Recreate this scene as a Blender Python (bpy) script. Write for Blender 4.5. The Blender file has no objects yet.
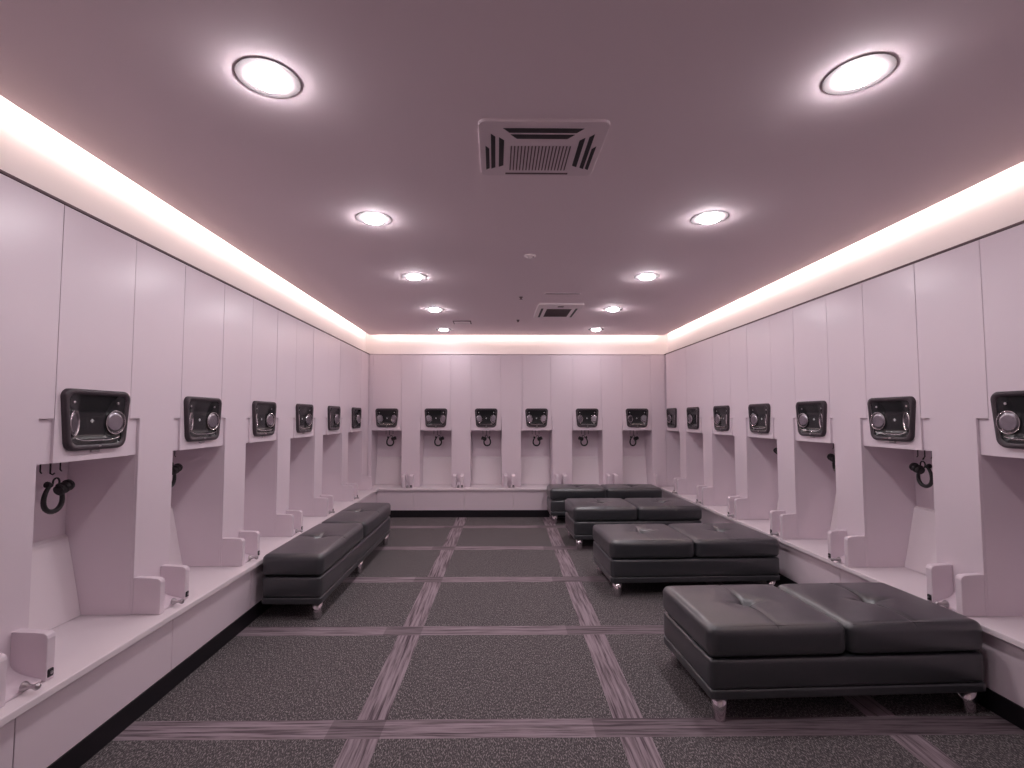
import bpy, bmesh, math, random
from mathutils import Vector, Matrix
from math import sin, cos, pi, radians, sqrt, exp
random.seed(4)
scene = bpy.context.scene
COL = scene.collection

# ------------------------------------------------------------------ materials
def new_mat(name):
    m = bpy.data.materials.new(name); m.use_nodes = True
    nt = m.node_tree
    b = nt.nodes['Principled BSDF']
    return m, nt, b
def simple(name, col, rough=.5, metal=0., spec=.5, bump=0., bscale=200., coat=0., var=0., vscale=3.):
    m, nt, b = new_mat(name)
    b.inputs['Base Color'].default_value = (*col, 1)
    b.inputs['Roughness'].default_value = rough
    b.inputs['Metallic'].default_value = metal
    b.inputs['Specular IOR Level'].default_value = spec
    b.inputs['Coat Weight'].default_value = coat
    tc = nt.nodes.new('ShaderNodeTexCoord')
    if var:
        n = nt.nodes.new('ShaderNodeTexNoise'); n.inputs['Scale'].default_value = vscale; n.inputs['Detail'].default_value = 3
        nt.links.new(tc.outputs['Object'], n.inputs['Vector'])
        mx = nt.nodes.new('ShaderNodeMix'); mx.data_type = 'RGBA'
        mx.inputs[6].default_value = (*[c * (1 - var) for c in col], 1)
        mx.inputs[7].default_value = (*[min(1, c * (1 + var)) for c in col], 1)
        nt.links.new(n.outputs['Fac'], mx.inputs[0]); nt.links.new(mx.outputs[2], b.inputs['Base Color'])
    if bump:
        n = nt.nodes.new('ShaderNodeTexNoise'); n.inputs['Scale'].default_value = bscale; n.inputs['Detail'].default_value = 2
        nt.links.new(tc.outputs['Object'], n.inputs['Vector'])
        bp = nt.nodes.new('ShaderNodeBump'); bp.inputs['Strength'].default_value = bump; bp.inputs['Distance'].default_value = .002
        nt.links.new(n.outputs['Fac'], bp.inputs['Height']); nt.links.new(bp.outputs['Normal'], b.inputs['Normal'])
    return m
def emis(name, col, s):
    m, nt, b = new_mat(name)
    b.inputs['Base Color'].default_value = (.9, .9, .9, 1)
    b.inputs['Emission Color'].default_value = (*col, 1)
    b.inputs['Emission Strength'].default_value = s
    return m

LAM = simple('laminate', (.765, .655, .715), .30, spec=.42, var=.02, vscale=1.2)
SEAT = simple('seat_laminate', (.82, .73, .765), .38, spec=.4, var=.015)
PAINT = simple('wall_paint', (.84, .785, .775), .7, spec=.25, bump=.05, bscale=300)
CEIL = simple('ceiling_paint', (.87, .735, .775), .8, spec=.2, bump=.05, bscale=250)
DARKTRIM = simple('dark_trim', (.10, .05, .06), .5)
BASEB = simple('baseboard_vinyl', (.012, .010, .013), .45, spec=.3)
CHROME = simple('chrome', (.75, .70, .72), .16, metal=1)
STEEL = simple('satin_steel', (.50, .46, .48), .30, metal=1)
BLACKGLOSS = simple('black_gloss', (.018, .018, .020), .18, spec=.5)
BLACKSATIN = simple('black_satin', (.030, .025, .030), .42, spec=.4)
BEZEL = simple('bezel_plastic', (.050, .036, .044), .38, spec=.4)
DISC = simple('disc_metal', (.33, .31, .34), .26, metal=1)
RINGM = simple('grey_ring_plastic', (.20, .175, .18), .6, spec=.1)
ACW = simple('ac_plastic', (.78, .65, .69), .5, spec=.35)
ACL = simple('ac_light_plastic', (.80, .69, .72), .5, spec=.35)
ACD = simple('ac_dark', (.022, .014, .018), .6)
RUBBER = simple('black_rubber', (.014, .012, .014), .5)
WHITEDOT = simple('white_print', (.8, .8, .8), .4)

def leather():
    m, nt, b = new_mat('leather')
    b.inputs['Base Color'].default_value = (.024, .027, .032, 1)
    b.inputs['Roughness'].default_value = .40
    b.inputs['Specular IOR Level'].default_value = .9; b.inputs['Coat Weight'].default_value = .6; b.inputs['Coat Roughness'].default_value = .34
    tc = nt.nodes.new('ShaderNodeTexCoord')
    v = nt.nodes.new('ShaderNodeTexVoronoi'); v.inputs['Scale'].default_value = 260
    n = nt.nodes.new('ShaderNodeTexNoise'); n.inputs['Scale'].default_value = 9; n.inputs['Detail'].default_value = 4
    nt.links.new(tc.outputs['Object'], v.inputs['Vector']); nt.links.new(tc.outputs['Object'], n.inputs['Vector'])
    b1 = nt.nodes.new('ShaderNodeBump'); b1.inputs['Strength'].default_value = .10; b1.inputs['Distance'].default_value = .001
    nt.links.new(v.outputs['Distance'], b1.inputs['Height'])
    b2 = nt.nodes.new('ShaderNodeBump'); b2.inputs['Strength'].default_value = .12; b2.inputs['Distance'].default_value = .01
    nt.links.new(n.outputs['Fac'], b2.inputs['Height']); nt.links.new(b1.outputs['Normal'], b2.inputs['Normal'])
    nt.links.new(b2.outputs['Normal'], b.inputs['Normal'])
    mr = nt.nodes.new('ShaderNodeMapRange'); mr.inputs['To Min'].default_value = .28; mr.inputs['To Max'].default_value = .42
    nt.links.new(n.outputs['Fac'], mr.inputs['Value']); nt.links.new(mr.outputs['Result'], b.inputs['Roughness'])
    return m
LEATHER = leather()
STITCH = simple('stitch_thread', (.02, .018, .02), .6)
PIPING = simple('leather_piping', (.045, .042, .046), .36)

def carpet():
    m, nt, b = new_mat('carpet')
    L = nt.links; N = nt.nodes
    b.inputs['Roughness'].default_value = .95; b.inputs['Specular IOR Level'].default_value = .08
    geo = N.new('ShaderNodeNewGeometry')
    sep = N.new('ShaderNodeSeparateXYZ'); L.new(geo.outputs['Position'], sep.inputs[0])
    def math_(op, a, bb=None, c=None):
        n = N.new('ShaderNodeMath'); n.operation = op
        for i, v in enumerate((a, bb, c)):
            if v is None: continue
            if isinstance(v, (int, float)): n.inputs[i].default_value = v
            else: L.new(v, n.inputs[i])
        return n.outputs[0]
    X, Y = sep.outputs['X'], sep.outputs['Y']
    # slightly turned grid
    gx = math_('SUBTRACT', X, math_('MULTIPLY', Y, .0221))
    # row bands: from 2.214 every 1.012, width .135
    ry = math_('FLOORED_MODULO', math_('SUBTRACT', Y, 2.2137), 1.0122)
    row = math_('LESS_THAN', ry, .1347)
    cx = math_('FLOORED_MODULO', math_('SUBTRACT', gx, -.6817), 1.165)
    colm = math_('LESS_THAN', cx, .1366)
    # streak noises
    def streak(sx, sy, sc, det=6):
        mp = N.new('ShaderNodeMapping'); mp.inputs['Scale'].default_value = (sx, sy, 1)
        L.new(geo.outputs['Position'], mp.inputs['Vector'])
        n = N.new('ShaderNodeTexNoise'); n.inputs['Scale'].default_value = sc; n.inputs['Detail'].default_value = det
        n.inputs['Roughness'].default_value = .65
        L.new(mp.outputs[0], n.inputs['Vector']); return n.outputs['Fac']
    def ramp(fac, stops):
        r = N.new('ShaderNodeValToRGB'); e = r.color_ramp.elements
        while len(e) < len(stops): e.new(.5)
        for k, (p, c) in enumerate(stops): e[k].position = p; e[k].color = (*c, 1)
        L.new(fac, r.inputs[0]); return r.outputs[0]
    def mix(f, a, c, bt='MIX'):
        n = N.new('ShaderNodeMix'); n.data_type = 'RGBA'; n.blend_type = bt
        if isinstance(f, (int, float)): n.inputs[0].default_value = f
        else: L.new(f, n.inputs[0])
        for k, v in ((6, a), (7, c)):
            if isinstance(v, tuple): n.inputs[k].default_value = (*v, 1)
            else: L.new(v, n.inputs[k])
        return n.outputs[2]
    stops = [(.34, (.080, .061, .070)), (.44, (.17, .133, .150)), (.52, (.285, .228, .254)), (.66, (.36, .29, .322))]
    rows = ramp(streak(.8, 22, 3.0), stops)
    cols = ramp(streak(22, .8, 3.0), stops)
    # darker row pieces by each crossing; ottoman shade painted in on the right
    dk = math_('MULTIPLY', math_('MAXIMUM', math_('LESS_THAN', math_('FLOORED_MODULO', math_('ADD', math_('SUBTRACT', gx, -.6817), .10), 1.165), .2366), math_('GREATER_THAN', gx, .62)), row)
    # field: dark loop pile with pale flecks
    def flecks(rot, sc, lo, hi):
        mp = N.new('ShaderNodeMapping'); mp.inputs['Rotation'].default_value = (0, 0, rot); mp.inputs['Scale'].default_value = (3.2, 1, 1)
        L.new(geo.outputs['Position'], mp.inputs['Vector'])
        n = N.new('ShaderNodeTexNoise'); n.inputs['Scale'].default_value = sc; n.inputs['Detail'].default_value = 1.5
        L.new(mp.outputs[0], n.inputs['Vector'])
        r = N.new('ShaderNodeMapRange'); r.inputs['From Min'].default_value = lo; r.inputs['From Max'].default_value = hi
        L.new(n.outputs['Fac'], r.inputs['Value']); return r.outputs[0]
    f1 = flecks(.5, 66, .55, .65); f2 = flecks(-.9, 80, .56, .67)
    fl = math_('MAXIMUM', f1, f2)
    pile = N.new('ShaderNodeTexNoise'); pile.inputs['Scale'].default_value = 220; pile.inputs['Detail'].default_value = 2
    L.new(geo.outputs['Position'], pile.inputs['Vector'])
    basec = ramp(pile.outputs['Fac'], [(.3, (.042, .038, .040)), (.7, (.118, .106, .110))])
    field = mix(math_('MULTIPLY', fl, .56), basec, (.46, .41, .415))
    c = mix(colm, field, cols)
    c = mix(row, c, rows)
    c = mix(math_('MULTIPLY', dk, .35), c, (.055, .042, .048))
    L.new(c, b.inputs['Base Color'])
    bp = N.new('ShaderNodeBump'); bp.inputs['Strength'].default_value = .5; bp.inputs['Distance'].default_value = .004
    L.new(pile.outputs['Fac'], bp.inputs['Height']); L.new(bp.outputs['Normal'], b.inputs['Normal'])
    return m
CARPET = carpet()
LENS = emis('lamp_lens', (1, .93, .97), 215)
LENS_FAR = emis('lamp_lens_dim', (1, .93, .97), 80)
LED = emis('led_strip', (1, .82, .73), 14.5)

# ------------------------------------------------------------------ mesh helpers
class MB:
    def __init__(s): s.bm = bmesh.new()
    def box(s, x0, x1, y0, y1, z0, z1):
        vs = [s.bm.verts.new(p) for p in ((x0,y0,z0),(x1,y0,z0),(x1,y1,z0),(x0,y1,z0),(x0,y0,z1),(x1,y0,z1),(x1,y1,z1),(x0,y1,z1))]
        for f in ((0,3,2,1),(4,5,6,7),(0,1,5,4),(1,2,6,5),(2,3,7,6),(3,0,4,7)): s.bm.faces.new([vs[i] for i in f])
        return s
    def prism(s, pts, x0, x1, axis='x'):
        # pts: 2D polygon; extruded along axis
        def P(a, b, t): return (t, a, b) if axis == 'x' else ((a, t, b) if axis == 'y' else (a, b, t))
        A = [s.bm.verts.new(P(a, b, x0)) for a, b in pts]; B = [s.bm.verts.new(P(a, b, x1)) for a, b in pts]
        n = len(pts)
        s.bm.faces.new(A[::-1]); s.bm.faces.new(B)
        for i in range(n): s.bm.faces.new((A[i], A[(i+1) % n], B[(i+1) % n], B[i]))
        return s
    def lathe(s, prof, mat=Matrix(), seg=24):
        rings = []
        for r, z in prof:
            if r < 1e-6: rings.append([s.bm.verts.new(mat @ Vector((0, 0, z)))])
            else: rings.append([s.bm.verts.new(mat @ Vector((r*cos(2*pi*k/seg), r*sin(2*pi*k/seg), z))) for k in range(seg)])
        for a, b in zip(rings, rings[1:]):
            for k in range(seg):
                k2 = (k+1) % seg
                if len(a) == 1 and len(b) == 1: continue
                if len(a) == 1: s.bm.faces.new((a[0], b[k2], b[k]))
                elif len(b) == 1: s.bm.faces.new((a[k], a[k2], b[0]))
                else: s.bm.faces.new((a[k], a[k2], b[k2], b[k]))
        for e, rv in ((0, False), (-1, True)):
            if len(rings[e]) > 1: s.bm.faces.new(rings[e] if rv else rings[e][::-1])
        return s
    def tube(s, pts, r, seg=8, closed=False):
        pts = [Vector(p) for p in pts]; n = len(pts); rings = []
        prev = None
        for i, p in enumerate(pts):
            if closed: t = (pts[(i+1) % n] - pts[i-1]).normalized()
            else: t = (pts[min(i+1, n-1)] - pts[max(i-1, 0)]).normalized()
            if prev is None:
                a = Vector((0, 0, 1)) if abs(t.z) < .9 else Vector((1, 0, 0))
                u = t.cross(a).normalized()
            else: u = (prev - t * prev.dot(t)).normalized()
            prev = u; v = t.cross(u)
            rr = r[i] if isinstance(r, (list, tuple)) else r
            rings.append([s.bm.verts.new(p + u*rr*cos(2*pi*k/seg) + v*rr*sin(2*pi*k/seg)) for k in range(seg)])
        m = n if closed else n-1
        for i in range(m):
            a, b = rings[i], rings[(i+1) % n]
            for k in range(seg): s.bm.faces.new((a[k], a[(k+1) % seg], b[(k+1) % seg], b[k]))
        if not closed: s.bm.faces.new(rings[0][::-1]); s.bm.faces.new(rings[-1])
        return s
    def build(s, name, mat, parent=None, smooth=False, bevel=0., seg=2, angle=35):
        bmesh.ops.recalc_face_normals(s.bm, faces=s.bm.faces)
        me = bpy.data.meshes.new(name); s.bm.to_mesh(me); s.bm.free()
        o = bpy.data.objects.new(name, me); COL.objects.link(o)
        me.materials.append(mat)
        if smooth:
            for p in me.polygons: p.use_smooth = True
        if bevel:
            md = o.modifiers.new('bevel', 'BEVEL'); md.width = bevel; md.segments = seg; md.limit_method = 'ANGLE'; md.angle_limit = radians(angle)
            md.harden_normals = False
        if parent: o.parent = parent
        return o
def empty(name, label, cat, loc=(0,0,0), rz=0, group=None):
    o = bpy.data.objects.new(name, None); COL.objects.link(o); o.empty_display_size = .1
    o.location = loc; o.rotation_euler = (0, 0, rz)
    tag(o, label, cat, group); return o
def tag(o, label, cat, group=None):
    o['label'] = label; o['category'] = cat
    if group: o['group'] = group
    return o
def struct(o): o['kind'] = 'structure'; return o

# ------------------------------------------------------------------ dimensions
XL, XR, YB = -1.79, 2.40, 7.05          # front planes of the locker fronts
LGL, LGR, LGB = -1.600, 2.282, 6.90       # bench ledge edges
YF = -1.30                              # behind the camera
ZC, ZT = 2.530, 2.262                   # ceiling, top of locker fronts
ZS = .395                               # seat top
ZN, ZD = 1.362, 1.182                   # notch height, alcove top
DEP = .345                              # alcove depth

# ------------------------------------------------------------------ shell
f = MB().box(XL-.5, XR+.5, YF-.1, YB+.5, -.10, 0).build('floor', CARPET); struct(f)
REC = .07
c = MB().box(XL, XR, YF, YB, ZC, ZC+.05)
c.box(XL-.5, XR+.5, YF-.1, YB+.5, ZC+.16, ZC+.22)
struct(c.build('ceiling', CEIL))
struct(MB().box(XL-.5, XL-.375, YF-.1, YB+.5, 0, ZC+.16).box(XL-.375, XL-REC, YF, YB+REC, ZT, ZC+.16).build('wall_left', PAINT))
struct(MB().box(XR+.375, XR+.5, YF-.1, YB+.5, 0, ZC+.16).box(XR+REC, XR+.375, YF, YB+REC, ZT, ZC+.16).build('wall_right', PAINT))
struct(MB().box(XR+.003, XR+.374, YB+.002, YB+.03, ZS+.001, ZT-.012).build('trim_6', LAM))
struct(MB().box(XL-.375, XR+.375, YB+.375, YB+.5, 0, ZC+.16).box(XL-.375, XR+.375, YB+REC, YB+.375, ZT, ZC+.16).build('wall_back', PAINT))
struct(MB().box(XL-.375, XR+.375, YF-.1, YF, 0, ZC+.16).build('wall_front', PAINT))
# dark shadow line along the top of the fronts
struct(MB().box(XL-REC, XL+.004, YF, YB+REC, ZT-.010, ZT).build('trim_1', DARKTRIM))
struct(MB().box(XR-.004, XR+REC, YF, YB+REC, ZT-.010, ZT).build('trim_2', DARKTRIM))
struct(MB().box(XL+.004, XR-.004, YB, YB+REC, ZT-.006, ZT).build('trim_3', LAM))
# plain boarded front beside and behind the camera
struct(MB().box(XL-.03, XL, YF, 1.628, ZS, ZT-.01).box(XL-.03, XL, 1.628, 1.699, ZS, ZN-.001).build('trim_4', LAM, bevel=.001))
struct(MB().box(XR, XR+.03, YF, 1.866, ZS, ZT-.01).box(XR, XR+.03, 1.866, 1.939, ZS, ZN-.001).build('trim_5', LAM, bevel=.001))

# baseboards
PLL, PLR, PLB = LGL-.033, LGR+.035, LGB+.03
struct(MB().box(PLL-.03, PLL+.006, YF, PLB, 0, .095).build('baseboard_left', BASEB))
struct(MB().box(PLR-.006, PLR+.03, YF, PLB, 0, .095).build('baseboard_right', BASEB))
struct(MB().box(PLL+.006, PLR-.006, PLB-.006, PLB+.03, 0, .095).build('baseboard_back', BASEB))

# ------------------------------------------------------------------ cove LED strips (on the hidden edge of the ceiling board)
def led(name_label, x0, x1, y0, y1):
    t = empty('led_strip', name_label, 'light strip', ((x0+x1)/2, (y0+y1)/2, ZC+.03), group='cove light strips')
    hx, hy = (x1-x0)/2, (y1-y0)/2
    MB().box(-hx, hx, -hy, hy, -.016, .016).build('diffuser', LED, t)
    return t
led('long glowing cove light along the ceiling edge above the left lockers', XL-.014, XL-.002, .3, 7.02)
led('long glowing cove light along the ceiling edge above the right lockers', XR+.002, XR+.014, .3, 7.02)
led('glowing cove light along the ceiling edge above the back wall lockers', XL+.1, XR-.1, YB+.002, YB+.014)

# ------------------------------------------------------------------ locker bays
def rrect(w0, w1, z0, z1, r, n=6):
    # rounded trapezoid, w0 half-width at bottom, w1 half-width at top; returns points counter-clockwise from bottom-right
    pts = []
    rb, rt = r
    for cx, cz, a0, rr in ((w0-rb, z0+rb, -90, rb), (w1-rt, z1-rt, 0, rt), (-(w1-rt), z1-rt, 90, rt), (-(w0-rb), z0+rb, 180, rb)):
        for k in range(n+1):
            a = radians(a0 + 90*k/n); pts.append((cx + rr*cos(a), cz + rr*sin(a)))
    return pts
def control_panel(parent, hw, detail=True):
    """black glossy recessed panel: bezel ring, dished centre, two round chrome discs on the cheeks"""
    z0, z1 = 1.226, 1.490; zc = (z0+z1)/2
    prot = -.020
    bm = bmesh.new()
    def ring(sw, sz, y, w_in=0, bot=.045, top=.035):
        k = hw*sw
        pts = rrect(k*.90, k, zc-(zc-z0)*sz, zc+(z1-zc)*sz, (bot*sw, top*sw), 6)
        return [bm.verts.new((px, y, pz)) for px, pz in pts]
    rs = [ring(1, 1, .004), ring(1, 1, prot*.6), ring(.985, .98, prot*.9), ring(.96, .95, prot), ring(.90, .87, prot), ring(.86, .82, prot+.006)]
    n = len(rs[0])
    for a, b in zip(rs, rs[1:]):
        for i in range(n): bm.faces.new((a[i], a[(i+1) % n], b[(i+1) % n], b[i]))
    bmesh.ops.recalc_face_normals(bm, faces=bm.faces)
    me = bpy.data.meshes.new('control_panel'); bm.to_mesh(me); bm.free()
    me.materials.append(BEZEL)
    for p in me.polygons: p.use_smooth = True
    cp = bpy.data.objects.new('control_panel', me); COL.objects.link(cp); cp.parent = parent
    # dished tray : grid
    W, Zb, Zt = hw*.865, zc-(zc-z0)*.83, zc+(z1-zc)*.83
    def depth(x, z):
        a = abs(x)/W
        cheek = min(1, max(0, (a-.45)/.55))
        sz = (z-Zb)/(Zt-Zb)
        d = .030*(1-cheek**1.5)
        d *= min(1, max(0, (1-sz)/.35+.0))*.75 + .25
        d *= min(1, sz/.14)
        return prot+.006 + d
    m = MB(); NX, NZ = 26, 18
    g = []
    for j in range(NZ+1):
        z = Zb+(Zt-Zb)*j/NZ; row = []
        for i in range(NX+1):
            s = -1+2*i/NX
            wz = W*(.90+.10*j/NZ)
            # round off the corners
            e = abs(2*j/NZ-1); kx = 1-.10*max(0, (e-.75)/.25)**2
            x = s*wz*kx
            row.append(m.bm.verts.new((x, depth(x, z), z)))
        g.append(row)
    for j in range(NZ):
        for i in range(NX): m.bm.faces.new((g[j][i], g[j][i+1], g[j+1][i+1], g[j+1][i]))
    m.build('tray', BLACKGLOSS, cp, smooth=True)
    # round discs on the cheeks
    for s in (-1, 1):
        cx = s*hw*.62; cz = zc-.014
        ang = s*radians(-20)
        M = Matrix.Translation((cx, depth(cx, cz)-.010, cz)) @ Matrix.Rotation(ang, 4, 'Z') @ Matrix.Rotation(pi/2, 4, 'X') @ Matrix.Diagonal((.78, 1, 1, 1))
        R = .056
        MB().lathe([(R*.90, -.012), (R, -.010), (R, -.001), (R*.985, .002), (R*.95, .0025), (R*.92, .000), (R*.90, -.002)], M, 28).build('chrome_ring', CHROME, cp, smooth=True)
        MB().lathe([(R*.91, -.004), (R*.91, -.001), (R*.6, -.0012), (0, -.0015)], M, 28).build('round_disc', DISC, cp, smooth=True)
    if detail:
        pts = []
        for k in range(21):
            t = -1+2*k/20; x = t*hw*.66
            pts.append((x, prot+.002, Zb+.018+.012*t**4))
        MB().tube(pts, .0022, 6).build('chrome_strip', CHROME, cp, smooth=True)
        for s in (-1, 1):
            MB().lathe([(.006, -.008), (.006, .002), (0, .003)], Matrix.Translation((s*hw*.66, depth(s*hw*.66, zc+.075)-.001, zc+.075)) @ Matrix.Rotation(pi/2, 4, 'X'), 10).build('screw', STEEL, cp)
        y = depth(0, zc-.004)
        m = MB(); m.box(-.009, .009, y-.002, y+.004, zc-.008, zc-.003).box(-.003, .003, y-.002, y+.004, zc-.014, zc+.003)
        m.build('emblem', WHITEDOT, cp)
        m = MB(); m.box(-.022, .022, -.008, .002, z0-.012, z0-.001); m.build('catch', STEEL, cp, bevel=.002)
        m = MB(); m.box(-.006, .010, prot-.003, prot+.002, z0+.012, z0+.019); m.build('small_key', STEEL, cp, bevel=.001)
    return cp

def locker(wall, center, w, dw, phw, label, hook=False, detail=True):
    """one bay: recessed front board with a proud centre slab, alcove roof, back and sloping backrest"""
    if wall == 'L': loc, rz = (XL, center, 0), pi/2
    elif wall == 'R': loc, rz = (XR, center, 0), -pi/2
    else: loc, rz = (center, YB, 0), 0
    t = empty('locker', label, 'locker', loc, rz, 'alcove lockers round the room')
    h = w/2 - .0015
    top = ZT-.012
    m = MB()
    hx_, hz0, hz1 = phw*.84, 1.256, 1.462      # opening behind the dished panel
    sh = {'L': .0018, 'R': -.0018, 'B': 0}[wall]
    for w_, y0_, y1_ in ((h, .014, .040), (dw/2, .002, .014)):
        if w_ < h: h0, h1 = -w_+sh, w_+sh
        else: h0, h1 = -w_, w_
        m.box(h0, h1, y0_, y1_, ZD, hz0).box(h0, h1, y0_, y1_, hz1, top)
        m.box(h0, -hx_, y0_, y1_, hz0, hz1).box(hx_, h1, y0_, y1_, hz0, hz1)
    bmesh.ops.remove_doubles(m.bm, verts=m.bm.verts, dist=1e-5)
    m.build('front_panel', LAM, t)
    MB().box(-h, h, .041, DEP+.005, ZD, ZD+.018).build('alcove_roof', LAM, t)
    MB().prism([(DEP, ZS+.002), (DEP+.016, ZS+.002), (DEP+.016, ZD-.002), (DEP, ZD-.002)], -h, h).build('back_panel', LAM, t)
    MB().prism([(DEP-.002, ZS+.002), (DEP-.095, ZS+.002), (DEP-.016, .775), (DEP-.002, .790)], -h, h).build('backrest', SEAT, t)
    control_panel(t, phw, detail)
    if hook:
        for s in (-.05, .05):
            m = MB(); m.tube([(s, .19, ZD-.001), (s, .19, ZD-.05), (s, .183, ZD-.058)], .003, 6)
            m.build('hanging_rod', RUBBER, t, smooth=True)
        MB().tube([(0, .19, ZD-.001), (0, .19, ZD-.052), (-.006, .185, ZD-.062), (-.002, .178, ZD-.068), (.008, .178, ZD-.062)], .0035, 6).build('hook', RUBBER, t, smooth=True)
    return t

def pillar(wall, a, wd, label, ov0, ov1, A, B, prot, knob=True, back=.36):
    """board between two bays, local x from 0 to wd along the wall seen from the room (a = world start)"""
    if wall == 'L': loc, rz = (XL, a, 0), pi/2
    elif wall == 'R': loc, rz = (XR, a, 0), -pi/2
    else: loc, rz = (a, YB, 0), 0
    t = empty('locker_pillar', label, 'pillar', loc, rz, 'upright boards between the lockers')
    m = MB()
    zt_, zb_ = ZT-.012, ZS+.001
    T = [(0, zb_), (wd, zb_), (wd, ZN)]
    if ov1: T += [(wd+ov1, ZN), (wd+ov1, zt_)]
    else: T += [(wd, zt_)]
    if ov0: T += [(-ov0, zt_), (-ov0, ZN)]
    else: T += [(0, zt_)]
    if ov0: T += [(0, ZN)]
    m.prism(T, 0, .0132, 'y')
    m.box(0, wd, .0132, back, zb_, zt_)
    # flared foot between the dividers
    if A and B:
        x0, x1 = min(A[1], B[1]), max(A[0], B[0])
        pts = [(.01, ZS+.001), (-prot+.014, ZS+.001)]
        for k in range(13):
            z = ZS+.012 + (.49-ZS-.012)*k/12
            pts.append((-(prot-.014)*((.49-z)/(.49-ZS-.012))**4.0 - .0005, z))
        pts.append((.01, .49))
        m.prism(pts, x0, x1)
    m.build('upright_board', LAM, t, bevel=.0015, seg=1)
    for i, D in enumerate((A, B)):
        if not D: continue
        p = prot; zt = {'L': .572, 'R': .592, 'B': .572}[wall]
        pr = [(.0, ZS+.001), (-p, ZS+.001), (-p, zt-.022), (-p+.004, zt-.010), (-p+.016, zt-.002), (-p+.05, zt+.001), (.0, zt+.004)]
        MB().prism(pr, D[0], D[1]).build('divider', LAM, t, bevel=.003, seg=2)
    if knob and A and B:
        kx = (A[1]+B[0])/2 if A[1] < B[0] else (A[0]+B[1])/2
        M = Matrix.Translation((kx, -prot+.012, ZS+.024)) @ Matrix.Rotation(radians(90), 4, 'X')
        k = MB().lathe([(.017, 0), (.018, .004), (.013, .012), (.0075, .022), (.007, .036), (.011, .042), (.0125, .048), (.010, .055), (0, .058)], M, 16).build('peg', STEEL, t, smooth=True)
        bx = (B[0]+B[1])/2
        m = MB().box(bx-.012, bx+.012, -prot-.005, -prot+.004, ZS+.012, ZS+.042); l = m.build('latch', BLACKSATIN, t, bevel=.004)
        MB().lathe([(.006, 0), (.006, .003), (0, .0035)], Matrix.Translation((bx, -prot-.004, ZS+.028)) @ Matrix.Rotation(pi/2, 4, 'X'), 10).build('latch_button', STEEL, l)
    return t

ordn = ['first', 'second', 'third', 'fourth', 'fifth', 'sixth', 'seventh']
Lb = [(1.983, 2.539), (2.807, 3.341), (3.618, 4.145), (4.398, 4.989), (5.219, 5.869), (6.111, 6.755)]
Rb = [(1.94, 2.477), (2.742, 3.272), (3.533, 4.016), (4.261, 4.784), (5.02, 5.548), (5.787, 6.313), (6.52, 7.048)]
Bb = [(-1.74, -1.318), (-1.062, -.62), (-.354, .085), (.355, .797), (1.073, 1.505), (1.785, 2.205)]
hpL = {0, 1, 3}; hpR = {1, 2, 3}
Ld = []; 
for i, (a, b) in enumerate(Lb):
    lab = 'pale alcove locker with black dished panel on the left wall, %s from the camera' % ordn[i]
    if i == 5: lab = 'last pale alcove locker on the left wall, beside the back left corner'
    locker('L', (a+b)/2, b-a, .415, .185+(.01 if i > 2 else 0), lab, hook=i in hpL, detail=i < 4)
for i, (a, b) in enumerate(Rb):
    lab = 'pale alcove locker with black dished panel on the right wall, %s from the camera' % ordn[i]
    if i == 0: lab = 'nearest right wall locker, its black panel cut by the right picture edge'
    if i == 6: lab = 'last pale alcove locker on the right wall, touching the back right corner'
    locker('R', (a+b)/2, b-a, .405, .176, lab, hook=i in hpR, detail=i < 5)
for i, (a, b) in enumerate(Bb):
    lab = 'pale alcove locker with hanging black headphones on the back wall, %s from the left' % ordn[i]
    locker('B', (a+b)/2, b-a, .400, .160, lab, hook=True, detail=True)

# uprights, left wall: local x runs away from the camera (+Y)
Lp = [(1.70, 1.983)] + [(Lb[i][1], Lb[i+1][0]) for i in range(5)] + [(Lb[5][1], 7.049)]
for i, (a, b) in enumerate(Lp):
    wd = b-a; ov0 = ((Lb[i-1][1]-Lb[i-1][0])-.4215)/2 if i else .07
    ov1 = ((Lb[i][1]-Lb[i][0])-.4215)/2 if i < 6 else 0
    lab = 'pale upright board with two low dividers on the left wall, just before the %s locker' % ordn[min(i, 5)]
    if i == 0: lab = 'nearest pale upright board on the left wall, chrome peg between its low dividers'
    if i == 6: lab = 'last pale upright board on the left wall in the back left corner'
    A = (.0005, .035) if i else (.028, .063); B = (wd-.070, wd-.034) if i < 6 else None
    pillar('L', a, wd, lab, ov0, ov1, A, B, .134)
# right wall: local x runs toward the camera (-Y); start at far end of the pillar
Rp = [(Rb[i][1], Rb[i+1][0]) for i in range(6)]
for i, (a, b) in enumerate(Rp):
    wd = b-a
    ov_far = ((Rb[i+1][1]-Rb[i+1][0])-.4115)/2; ov_near = ((Rb[i][1]-Rb[i][0])-.4115)/2
    lab = 'pale upright board with two low dividers on the right wall, behind the %s locker from the camera' % ordn[i]
    A = (wd-.035, wd-.0005); B = (.060, .096)
    pillar('R', b, wd, lab, ov_far, ov_near, A, B, .114)
pillar('R', 1.94, .066, 'narrow pale edge board of the nearest right wall locker', ((Rb[0][1]-Rb[0][0])-.4115)/2, 0, None, None, .1, False)
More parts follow.
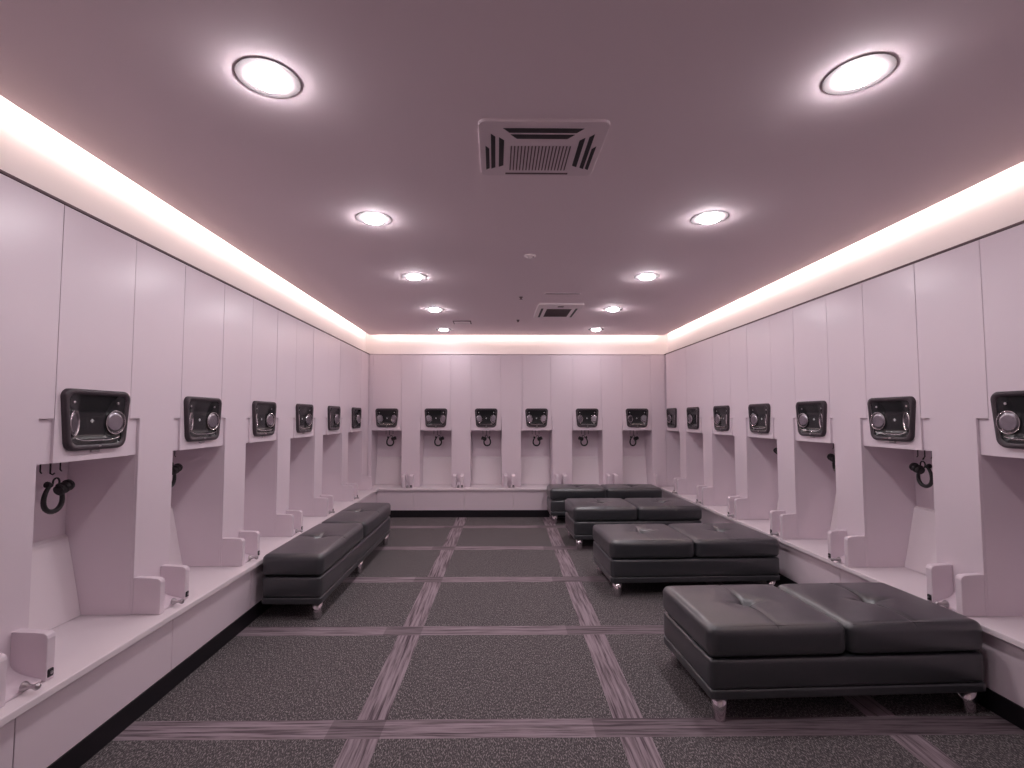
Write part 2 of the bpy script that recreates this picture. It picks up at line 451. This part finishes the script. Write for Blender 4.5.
# back wall
Bp = [(XL, Bb[0][0])] + [(Bb[i][1], Bb[i+1][0]) for i in range(5)] + [(Bb[5][1], XR)]
for i, (a, b) in enumerate(Bp):
    wd = b-a; a2 = a+.001 if i == 0 else a
    if i == 6: wd -= .001
    ov0 = ((Bb[i-1][1]-Bb[i-1][0])-.404)/2 if i else 0
    ov1 = ((Bb[i][1]-Bb[i][0])-.404)/2 if i < 6 else 0
    if i == 0:
        pillar('B', a2, wd-.001, 'narrow pale upright board on the back wall in the left corner', 0, ov1, None, None, .12, False); continue
    if i == 6:
        pillar('B', a2, wd, 'pale upright board on the back wall in the right corner', ov0, 0, (.0, .035), None, .12, False); continue
    pillar('B', a2, wd, 'pale upright board on the back wall between the %s and %s lockers from the left' % (ordn[i-1], ordn[i]), ov0, ov1, (.035, .075), (.135, .180), .125)

# ------------------------------------------------------------------ built-in bench ledges and plinths
def bench_run(label, boxes, panels, loc):
    t = empty('built_in_bench', label, 'bench', loc)
    m = MB()
    for b in boxes: m.box(b[0]-loc[0], b[1]-loc[0], b[2]-loc[1], b[3]-loc[1], ZS-.030, ZS)
    m.build('ledge', SEAT, t, bevel=.004)
    for p in panels:
        MB().box(p[0]-loc[0], p[1]-loc[0], p[2]-loc[1], p[3]-loc[1], .0955, ZS-.031).build('plinth_panel', LAM, t, bevel=.001, seg=1)
    return t
cuts = [YF+.001] + [0.05, .86] + [(a+b)/2-.065 for a, b in Lp[:-1]] + [PLB-.001]
bench_run('long pale built-in bench ledge running below the left wall lockers', [(XL-.37, LGL, YF, YB-.001)],
          [(PLL-.03, PLL, a+.002, b-.002) for a, b in zip(cuts, cuts[1:])], (LGL-.1, 3, 0))
cuts = [YF+.001] + [.2, 1.0, 1.8] + [(a+b)/2 for a, b in Rp] + [PLB-.001]
bench_run('long pale built-in bench ledge running below the right wall lockers', [(LGR, XR+.37, YF, YB-.001)],
          [(PLR, PLR+.03, a+.002, b-.002) for a, b in zip(cuts, cuts[1:])], (LGR+.1, 3, 0))
cuts = [PLL+.0] + [-1.13, -.43, .246, .935, 1.645] + [PLR-.0]
m_ = bench_run('pale built-in bench ledge running below the back wall lockers', [(LGL+.001, LGR-.001, LGB, YB), (XL-.01, XR+.01, YB, YB+.37)],
          [(a+.002, b-.002, PLB, PLB+.03) for a, b in zip(cuts, cuts[1:])], (.35, YB, 0))

# ------------------------------------------------------------------ headphones hanging from the alcove hooks
def headphones(wall, center, label, off=0., flip=1, depth=.185, tilt=0.):
    if wall == 'L': loc, rz = (XL-depth, center+off, ZD-.084), pi/2
    elif wall == 'R': loc, rz = (XR+depth, center+off, ZD-.078), -pi/2
    else: loc, rz = (center+off, YB+depth, ZD-.074), 0
    t = empty('headphones', label, 'headphones', loc, rz+tilt, 'black headphones hanging in the lockers')
    pts = []
    for k in range(29):
        a = radians(62 - 304*k/28) ; pts.append((.047*cos(a)*(1-.18*sin(a)), 0, -.088+.062*sin(a)))
    MB().tube(pts, [.0080+.003*sin(pi*k/28) for k in range(29)], 8).build('headband', RUBBER, t, smooth=True)
    # small hanging loop over the hook
    pts = [(.017*cos(a)+.012*flip, .0, -.022+.020*sin(a)) for a in [radians(200-260*k/16) for k in range(17)]]
    MB().tube(pts, .0040, 6).build('cable', RUBBER, t, smooth=True)
    M = Matrix.Translation((flip*.028, -.004, -.058)) @ Matrix.Rotation(radians(flip*68), 4, 'Y')
    e = MB().lathe([(.018, -.012), (.024, -.008), (.025, .004), (.022, .008), (.022, .014), (.026, .018), (.026, .030), (.022, .034), (.022, .040), (.027, .044), (.024, .056), (.012, .060), (0, .060)], M, 18)
    e.build('ear_cup', RUBBER, t, smooth=False)
    M = Matrix.Translation((-flip*.022, -.004, -.030)) @ Matrix.Rotation(radians(-flip*75), 4, 'Y')
    MB().lathe([(.008, -.008), (.010, -.004), (.010, .008), (.014, .012), (.014, .020), (0, .022)], M, 14).build('ear_cup', RUBBER, t, smooth=False)
    return t
for i in sorted(hpL):
    a, b = Lb[i]; lab = {0: 'black headphones hanging in the nearest left wall locker', 1: 'black headphones peeking out in the second left wall locker', 3: 'black headphones barely seen in the fourth left wall locker'}[i]
    headphones('L', (a+b)/2, lab, off={0: .015, 1: .0, 3: 0}[i])
for i in sorted(hpR):
    a, b = Rb[i]; lab = {1: 'black headphones hanging in the right wall locker beside the nearest ottoman', 2: 'black headphones half hidden in the third right wall locker', 3: 'black headphones half hidden in the fourth right wall locker from the camera'}[i]
    headphones('R', (a+b)/2, lab, flip=-1)
for i, (a, b) in enumerate(Bb):
    headphones('B', (a+b)/2, 'small black headphones hanging in the %s back wall locker from the left' % ordn[i], off=.012*(1 if i < 4 else -1), flip=[1, 1, -1, 1, -1, 1][i], tilt=[.3, .0, .2, -.2, .1, .3][i])

# ------------------------------------------------------------------ upholstered ottomans
def rbox_verts(nx, ny, nz, hx, hy, hz, r):
    """grid cube mapped to a rounded box"""
    bm = bmesh.new(); cache = {}
    def V(i, j, k):
        key = (i, j, k)
        if key not in cache:
            p = Vector((-hx+2*hx*i/nx, -hy+2*hy*j/ny, -hz+2*hz*k/nz))
            q = Vector((max(-hx+r, min(hx-r, p.x)), max(-hy+r, min(hy-r, p.y)), max(-hz+r, min(hz-r, p.z))))
            d = p-q
            if d.length > 1e-9: p = q + d.normalized()*r
            cache[key] = bm.verts.new(p)
        return cache[key]
    for k in (0, nz):
        for i in range(nx):
            for j in range(ny): bm.faces.new((V(i,j,k), V(i+1,j,k), V(i+1,j+1,k), V(i,j+1,k)))
    for j in (0, ny):
        for i in range(nx):
            for k in range(nz): bm.faces.new((V(i,j,k), V(i+1,j,k), V(i+1,j,k+1), V(i,j,k+1)))
    for i in (0, nx):
        for j in range(ny):
            for k in range(nz): bm.faces.new((V(i,j,k), V(i,j+1,k), V(i,j+1,k+1), V(i,j,k+1)))
    return bm
ZB0, ZB1, ZB2, ZB3 = .106, .147, .283, .425
def ottoman(label, loc, rz, Lx, Dy, legs_x, seed=0, tuck=False):
    """origin: centre on the floor, length along local x"""
    rnd = random.Random(seed)
    t = empty('ottoman', label, 'ottoman', (loc[0], loc[1], 0), rz, 'dark leather ottomans')
    hx, hy = Lx/2, Dy/2
    # base band, body
    def rb(name, x, y, z0, z1, r, n, mat, fn=None):
        bm = rbox_verts(*n, x, y, (z1-z0)/2, r)
        zc = (z0+z1)/2
        for v in bm.verts:
            if fn: fn(v.co, (z1-z0)/2)
            v.co.z += zc
        m = MB(); m.bm.free(); m.bm = bm
        return m.build(name, mat, t, smooth=True)
    rb('base_rail', hx-.004, hy-.004, ZB0, ZB1+.004, .010, (60, 30, 8), LEATHER)
    def bulge(p, hz):
        k = 1-(p.z/hz)**4*.0
        b = .006*(1-(p.z/hz)**2)
        if abs(p.x) > hx-.03: p.x += b*(1 if p.x > 0 else -1)*(1-(p.y/hy)**6)
        if abs(p.y) > hy-.03: p.y += b*(1 if p.y > 0 else -1)*(1-(p.x/hx)**8)
    rb('base', hx-.006, hy-.006, ZB1+.002, ZB2, .014, (60, 34, 12), LEATHER, bulge)
    # two cushions
    cw = hx-.0015; hz = (ZB3-ZB2)/2 - .001
    for s in (-1, 1):
        n = (56, 52, 14)
        bm = rbox_verts(*n, cw/2, hy, hz, .034)
        zc = (ZB2+ZB3)/2 + .001
        ph = [rnd.uniform(-.3, .3) for _ in range(6)]
        for v in bm.verts:
            p = v.co; u, w = p.x/(cw/2), p.y/hy
            top = max(0, (p.z/hz-.1)/.9)
            # pillow crown
            p.z += top*.015*(1-u**2)*(1-w**2)
            # button dimple with radiating folds
            dx, dy = p.x, p.y
            rr = sqrt(dx*dx+dy*dy)
            th = math.atan2(dy, dx)
            p.z -= top*(.034*exp(-(rr/.030)**2) + .018*exp(-(rr/.085)**2))
            p.z -= top*.010*exp(-((rr-.055)/.05)**2)*max(0, cos(4*th+ph[0]))**5
            # light channel along the stitch
            p.z -= top*.0045*exp(-(dx/.010)**2)
            # inner ends pinched toward the groove, slight front fullness
            inner = (-s*u)
            if inner > .80:
                k = ((inner-.80)/.20)**2
                p.z -= top*.005*k
                if abs(w) > .9: p.y -= .012*k*(1 if w > 0 else -1)*(1-abs(p.z/hz)*.3)
            fb = (1-(p.z/hz)**2)*.006
            if abs(w) > .93: p.y += fb*(1 if w > 0 else -1)*(1-u**4)
            if s*u > .93: p.x += fb*s*(1-w**4)
            p.z += zc; p.x += s*(cw/2+.0008)
        m = MB(); m.bm.free(); m.bm = bm
        cu = m.build('cushion', LEATHER, t, smooth=True)
        # surface height lookup for trims
        def H(x, y):
            u, w = x/(cw/2), y/hy; rr = sqrt(x*x+y*y)
            return zc+hz+.015*(1-u*u)*(1-w*w) - (.034*exp(-(rr/.030)**2)+.018*exp(-(rr/.085)**2)) - .0045*exp(-(x/.010)**2)
        cx = s*(cw/2+.0008)
        MB().lathe([(.011, -.006), (.013, 0), (.010, .005), (0, .007)], Matrix.Translation((cx, 0, H(0, 0)+.000)), 16).build('button', LEATHER, cu, smooth=True)
        for q in (-1, 1):
            pts = []
            for k in range(18):
                yy = q*(.018+(hy-.034-.018)*k/17); pts.append((cx, yy, H(0, yy)-.0002))
            for a in range(1, 7):
                an = radians(15*a); pts.append((cx, q*(hy-.034+.0345*sin(an)), zc+hz-.0345+.0345*cos(an)-.002*(1-a/6)))
            pts.append((cx, q*(hy+.0055), zc)); pts.append((cx, q*(hy-.002), zc-hz*.7))
            MB().tube(pts, .0011, 5).build('stitch', STITCH, cu)
            e = .034
            pts = [(cx+(cw/2-.03)*k/10, q*(hy-e*.55), zc+hz-.006+.0035*(1-(k/10)**2)) for k in range(-10, 11)]
            MB().tube(pts, .0016, 5).build('piping', PIPING, cu)
    # chrome legs
    for lx in legs_x:
        for q in (-1, 1):
            x, y = lx*(hx-.060), q*(hy-.048)
            if tuck and q > 0: x, y = lx*(hx-.30), q*(hy-.075)
            lg = MB().lathe([(.0235, .0), (.0260, .003), (.0270, .012), (.0305, .045), (.0355, ZB0+.001)], Matrix.Translation((x, y, 0)), 24).build('leg', CHROME, t, smooth=True)
    return t
def place(label, xl, xr, yf, dep, rz, seed, legs=(-1, 1)):
    L = (xr-xl); 
    # front-left corner at (xl,yf)
    lx, ly = L/2, dep/2
    c = Vector((xl + lx*cos(rz) - ly*sin(rz), yf + lx*sin(rz) + ly*cos(rz)))
    o = ottoman(label, c, rz, L, dep, legs, seed); o.scale.z = {3: 1.04, 4: 1.07}.get(seed, 1)
    return o
place('nearest dark leather ottoman with two button-tufted seats, at the lower right of the room', .958, 2.262, 2.285, .585, .040, 1)
place('second dark leather ottoman from the camera in the row along the right wall', .875, 2.205, 3.855, .625, .036, 2)
place('third dark leather ottoman from the camera in the row along the right wall', .805, 2.150, 5.190, .590, .028, 3)
place('farthest dark leather ottoman, standing before the back wall lockers', .700, 2.150, 6.440, .425, .020, 4)
# left one, turned along the wall (length along Y)
lo = ottoman('long narrow dark leather ottoman standing alone along the left wall ledge', (-1.360, 4.49), pi/2-.014, 2.10, .410, (-1, 0, 1), 5, True)

lo.scale.z = 1.035

# ------------------------------------------------------------------ ceiling fittings
DL = [(-.781, 1.665), (-.714, 2.879), (-.672, 4.086), (-.658, 5.348), (-.690, 6.600), (1.230, 1.625), (1.247, 2.847), (1.250, 4.065), (1.261, 5.312), (1.330, 6.560)]
for i, (x, y) in enumerate(DL):
    side = 'left' if i < 5 else 'right'
    k = i % 5
    lab = 'round white downlight in the %s ceiling row, %s' % (side, ['largest and nearest the camera', 'second from the camera', 'middle one of five', 'fourth from the camera', 'farthest, near the back wall'][k])
    t = empty('downlight', lab, 'ceiling light', (x, y, ZC), 0, 'recessed round downlights')
    MB().lathe([(.104, 0), (.104, -.0012), (.1025, -.002), (.060, -.0022), (.058, 0)], Matrix(), 48).build('trim_ring', RINGM, t)
    MB().lathe([(.0575, -.001), (.0575, -.005), (.0555, -.011), (.049, -.016), (.027, -.0195), (0, -.020)], Matrix(), 40).build('lens', LENS_FAR if k == 4 else LENS, t, smooth=True)

def ac_unit(label, loc, w, d, h, body, dark_grille):
    """ceiling cassette: frame, dark air slots on near side and both flanks, ribbed return grille"""
    t = empty('air_conditioner', label, 'air conditioner', (loc[0], loc[1], ZC), 0)
    hx, hy = w/2, d/2; zb = -h
    m = MB()
    pts = []
    r = .03
    for cx, cy, a0 in ((hx-r, -hy+r, -90), (hx-r, hy-r, 0), (-hx+r, hy-r, 90), (-hx+r, -hy+r, 180)):
        for k in range(5):
            a = radians(a0+22.5*k); pts.append((cx+r*cos(a), cy+r*sin(a)))
    m.prism(pts, zb, .003, 'z'); m.build('housing', body, t, bevel=.0025)
    e = .0015
    if not dark_grille:
        # near side: two long slots with slanted ends
        for (x0, x1, y0, y1) in ((-.62, .62, -.80, -.66), (-.50, .50, -.60, -.46)):
            ins = .10
            MB().prism([(x0*hx, y0*hy), (x1*hx, y0*hy), ((x1-ins)*hx, y1*hy), ((x0+ins)*hx, y1*hy)], zb-e, zb+.004, 'z').build('air_slot', ACD, t)
        MB().prism([(-.56*hx, .86*hy), (.56*hx, .86*hy), (.56*hx, .92*hy), (-.56*hx, .92*hy)], zb-e, zb+.004, 'z').build('air_slot', DARKTRIM, t)
        for s in (-1, 1):
            for (x0, x1, y0, y1, sl) in ((.84, .90, -.20, .72, 0), (.74, .81, -.62, .68, .04), (.60, .68, -.50, .60, .04)):
                MB().prism([(s*x0*hx, (y0+.10)*hy), (s*x1*hx, y0*hy), (s*x1*hx, y1*hy), (s*x0*hx, (y1-.06)*hy)], zb-e, zb+.004, 'z').build('air_slot', ACD, t)
        m = MB()
        n = 18
        for k in range(n):
            x = (-.48+.96*k/(n-1))*hx; m.box(x-.0026, x+.0026, -.20*hy, .74*hy, zb-e, zb+.003)
        g = m.build('return_grille', DARKTRIM, t)
    else:
        m = MB().box(-.56*hx, .56*hx, -.42*hy, .72*hy, zb-e, zb+.004); m.build('return_grille', ACD, t)
        m = MB()
        for k in range(12):
            y = (-.36+1.0*k/11)*hy; m.box(-.55*hx, .55*hx, y-.004, y+.004, zb-.004, zb-.0005)
        m.build('grille_bar', DARKTRIM, t)
        for s in (-1, 1):
            MB().box(min(s*.72*hx, s*.82*hx), max(s*.72*hx, s*.82*hx), -.5*hy, .8*hy, zb-e, zb+.004).build('air_slot', ACD, t)
        MB().box(-.03, .03, -.80*hy, -.70*hy, zb-.003, zb+.002).build('sensor', ACD, t)
    return t
ac_unit('large flat ceiling air conditioner with dark slots, between the nearest downlights', (.191, 2.105), .523, .437, .012, ACW, False)
ac_unit('small pale ceiling air conditioner with dark square grille, near the back wall', (.672, 5.38), .47, .70, .020, ACL, True)

t = empty('smoke_detector', 'small round ceiling detector with a bright spot, in mid ceiling', 'smoke detector', (.246, 3.537, ZC))
MB().lathe([(.040, 0), (.040, -.006), (.034, -.012), (.018, -.014), (.016, -.022), (0, -.024)], Matrix(), 24).build('detector_body', ACL, t, smooth=True)
MB().lathe([(.007, -.012), (.007, -.017), (0, -.018)], Matrix.Translation((.022, -.012, 0)), 10).build('indicator', DARKTRIM, t)
for (x, y, lab) in ((.244, 4.784, 'tiny dark ceiling sprinkler left of the small air conditioner'), (.266, 5.934, 'tiny dark ceiling sprinkler nearest the back wall')):
    t = empty('sprinkler', lab, 'sprinkler', (x, y, ZC), 0, 'ceiling sprinklers')
    MB().lathe([(.020, .003), (.020, -.004), (.008, -.006), (.007, -.018)], Matrix(), 16).build('collar', DARKTRIM, t)
    MB().lathe([(.004, -.018), (.016, -.020), (.016, -.022), (0, -.023)], Matrix(), 16).build('deflector', DARKTRIM, t)
t = empty('ceiling_strip', 'thin dark strip on the ceiling just before the small air conditioner', 'dark_strip', (.628, 4.64, ZC))  # thin dark strip over a pale plate, set on the ceiling
MB().box(-.17, .17, -.022, .022, -.003, .002).build('strip_plate', ACW, t, bevel=.001)
MB().box(-.16, .16, -.012, .012, -.0045, -.001).build('strip_face', DARKTRIM, t)
t = empty('access_hatch', 'small rectangular ceiling hatch beside the back left downlights', 'hatch', (-.41, 6.07, ZC))
MB().box(-.11, .11, -.09, .09, -.010, 0).build('hatch_frame', DARKTRIM, t, bevel=.002)
MB().box(-.098, .098, -.078, .078, -.013, -.009).build('hatch_door', ACL, t, bevel=.002)

# ------------------------------------------------------------------ light and camera
w = bpy.data.worlds.new('world'); scene.world = w; w.use_nodes = True
w.node_tree.nodes['Background'].inputs[0].default_value = (.5, .42, .46, 1)
w.node_tree.nodes['Background'].inputs[1].default_value = .1

cam = bpy.data.cameras.new('camera'); co = bpy.data.objects.new('camera', cam); COL.objects.link(co)
cam.sensor_fit = 'HORIZONTAL'; cam.sensor_width = 36; cam.lens = 500/1024*36
cam.shift_x = 10.8/1024; cam.shift_y = 5.94/1024
cam.clip_start = .02
co.location = (0, 0, 1.37); co.rotation_euler = (pi/2+.054, 0, -.0109)
scene.camera = co
vs = scene.view_settings
vs.view_transform = 'Standard'; vs.look = 'None'; vs.gamma = 1; vs.use_curve_mapping = False
vs.exposure = 0.0
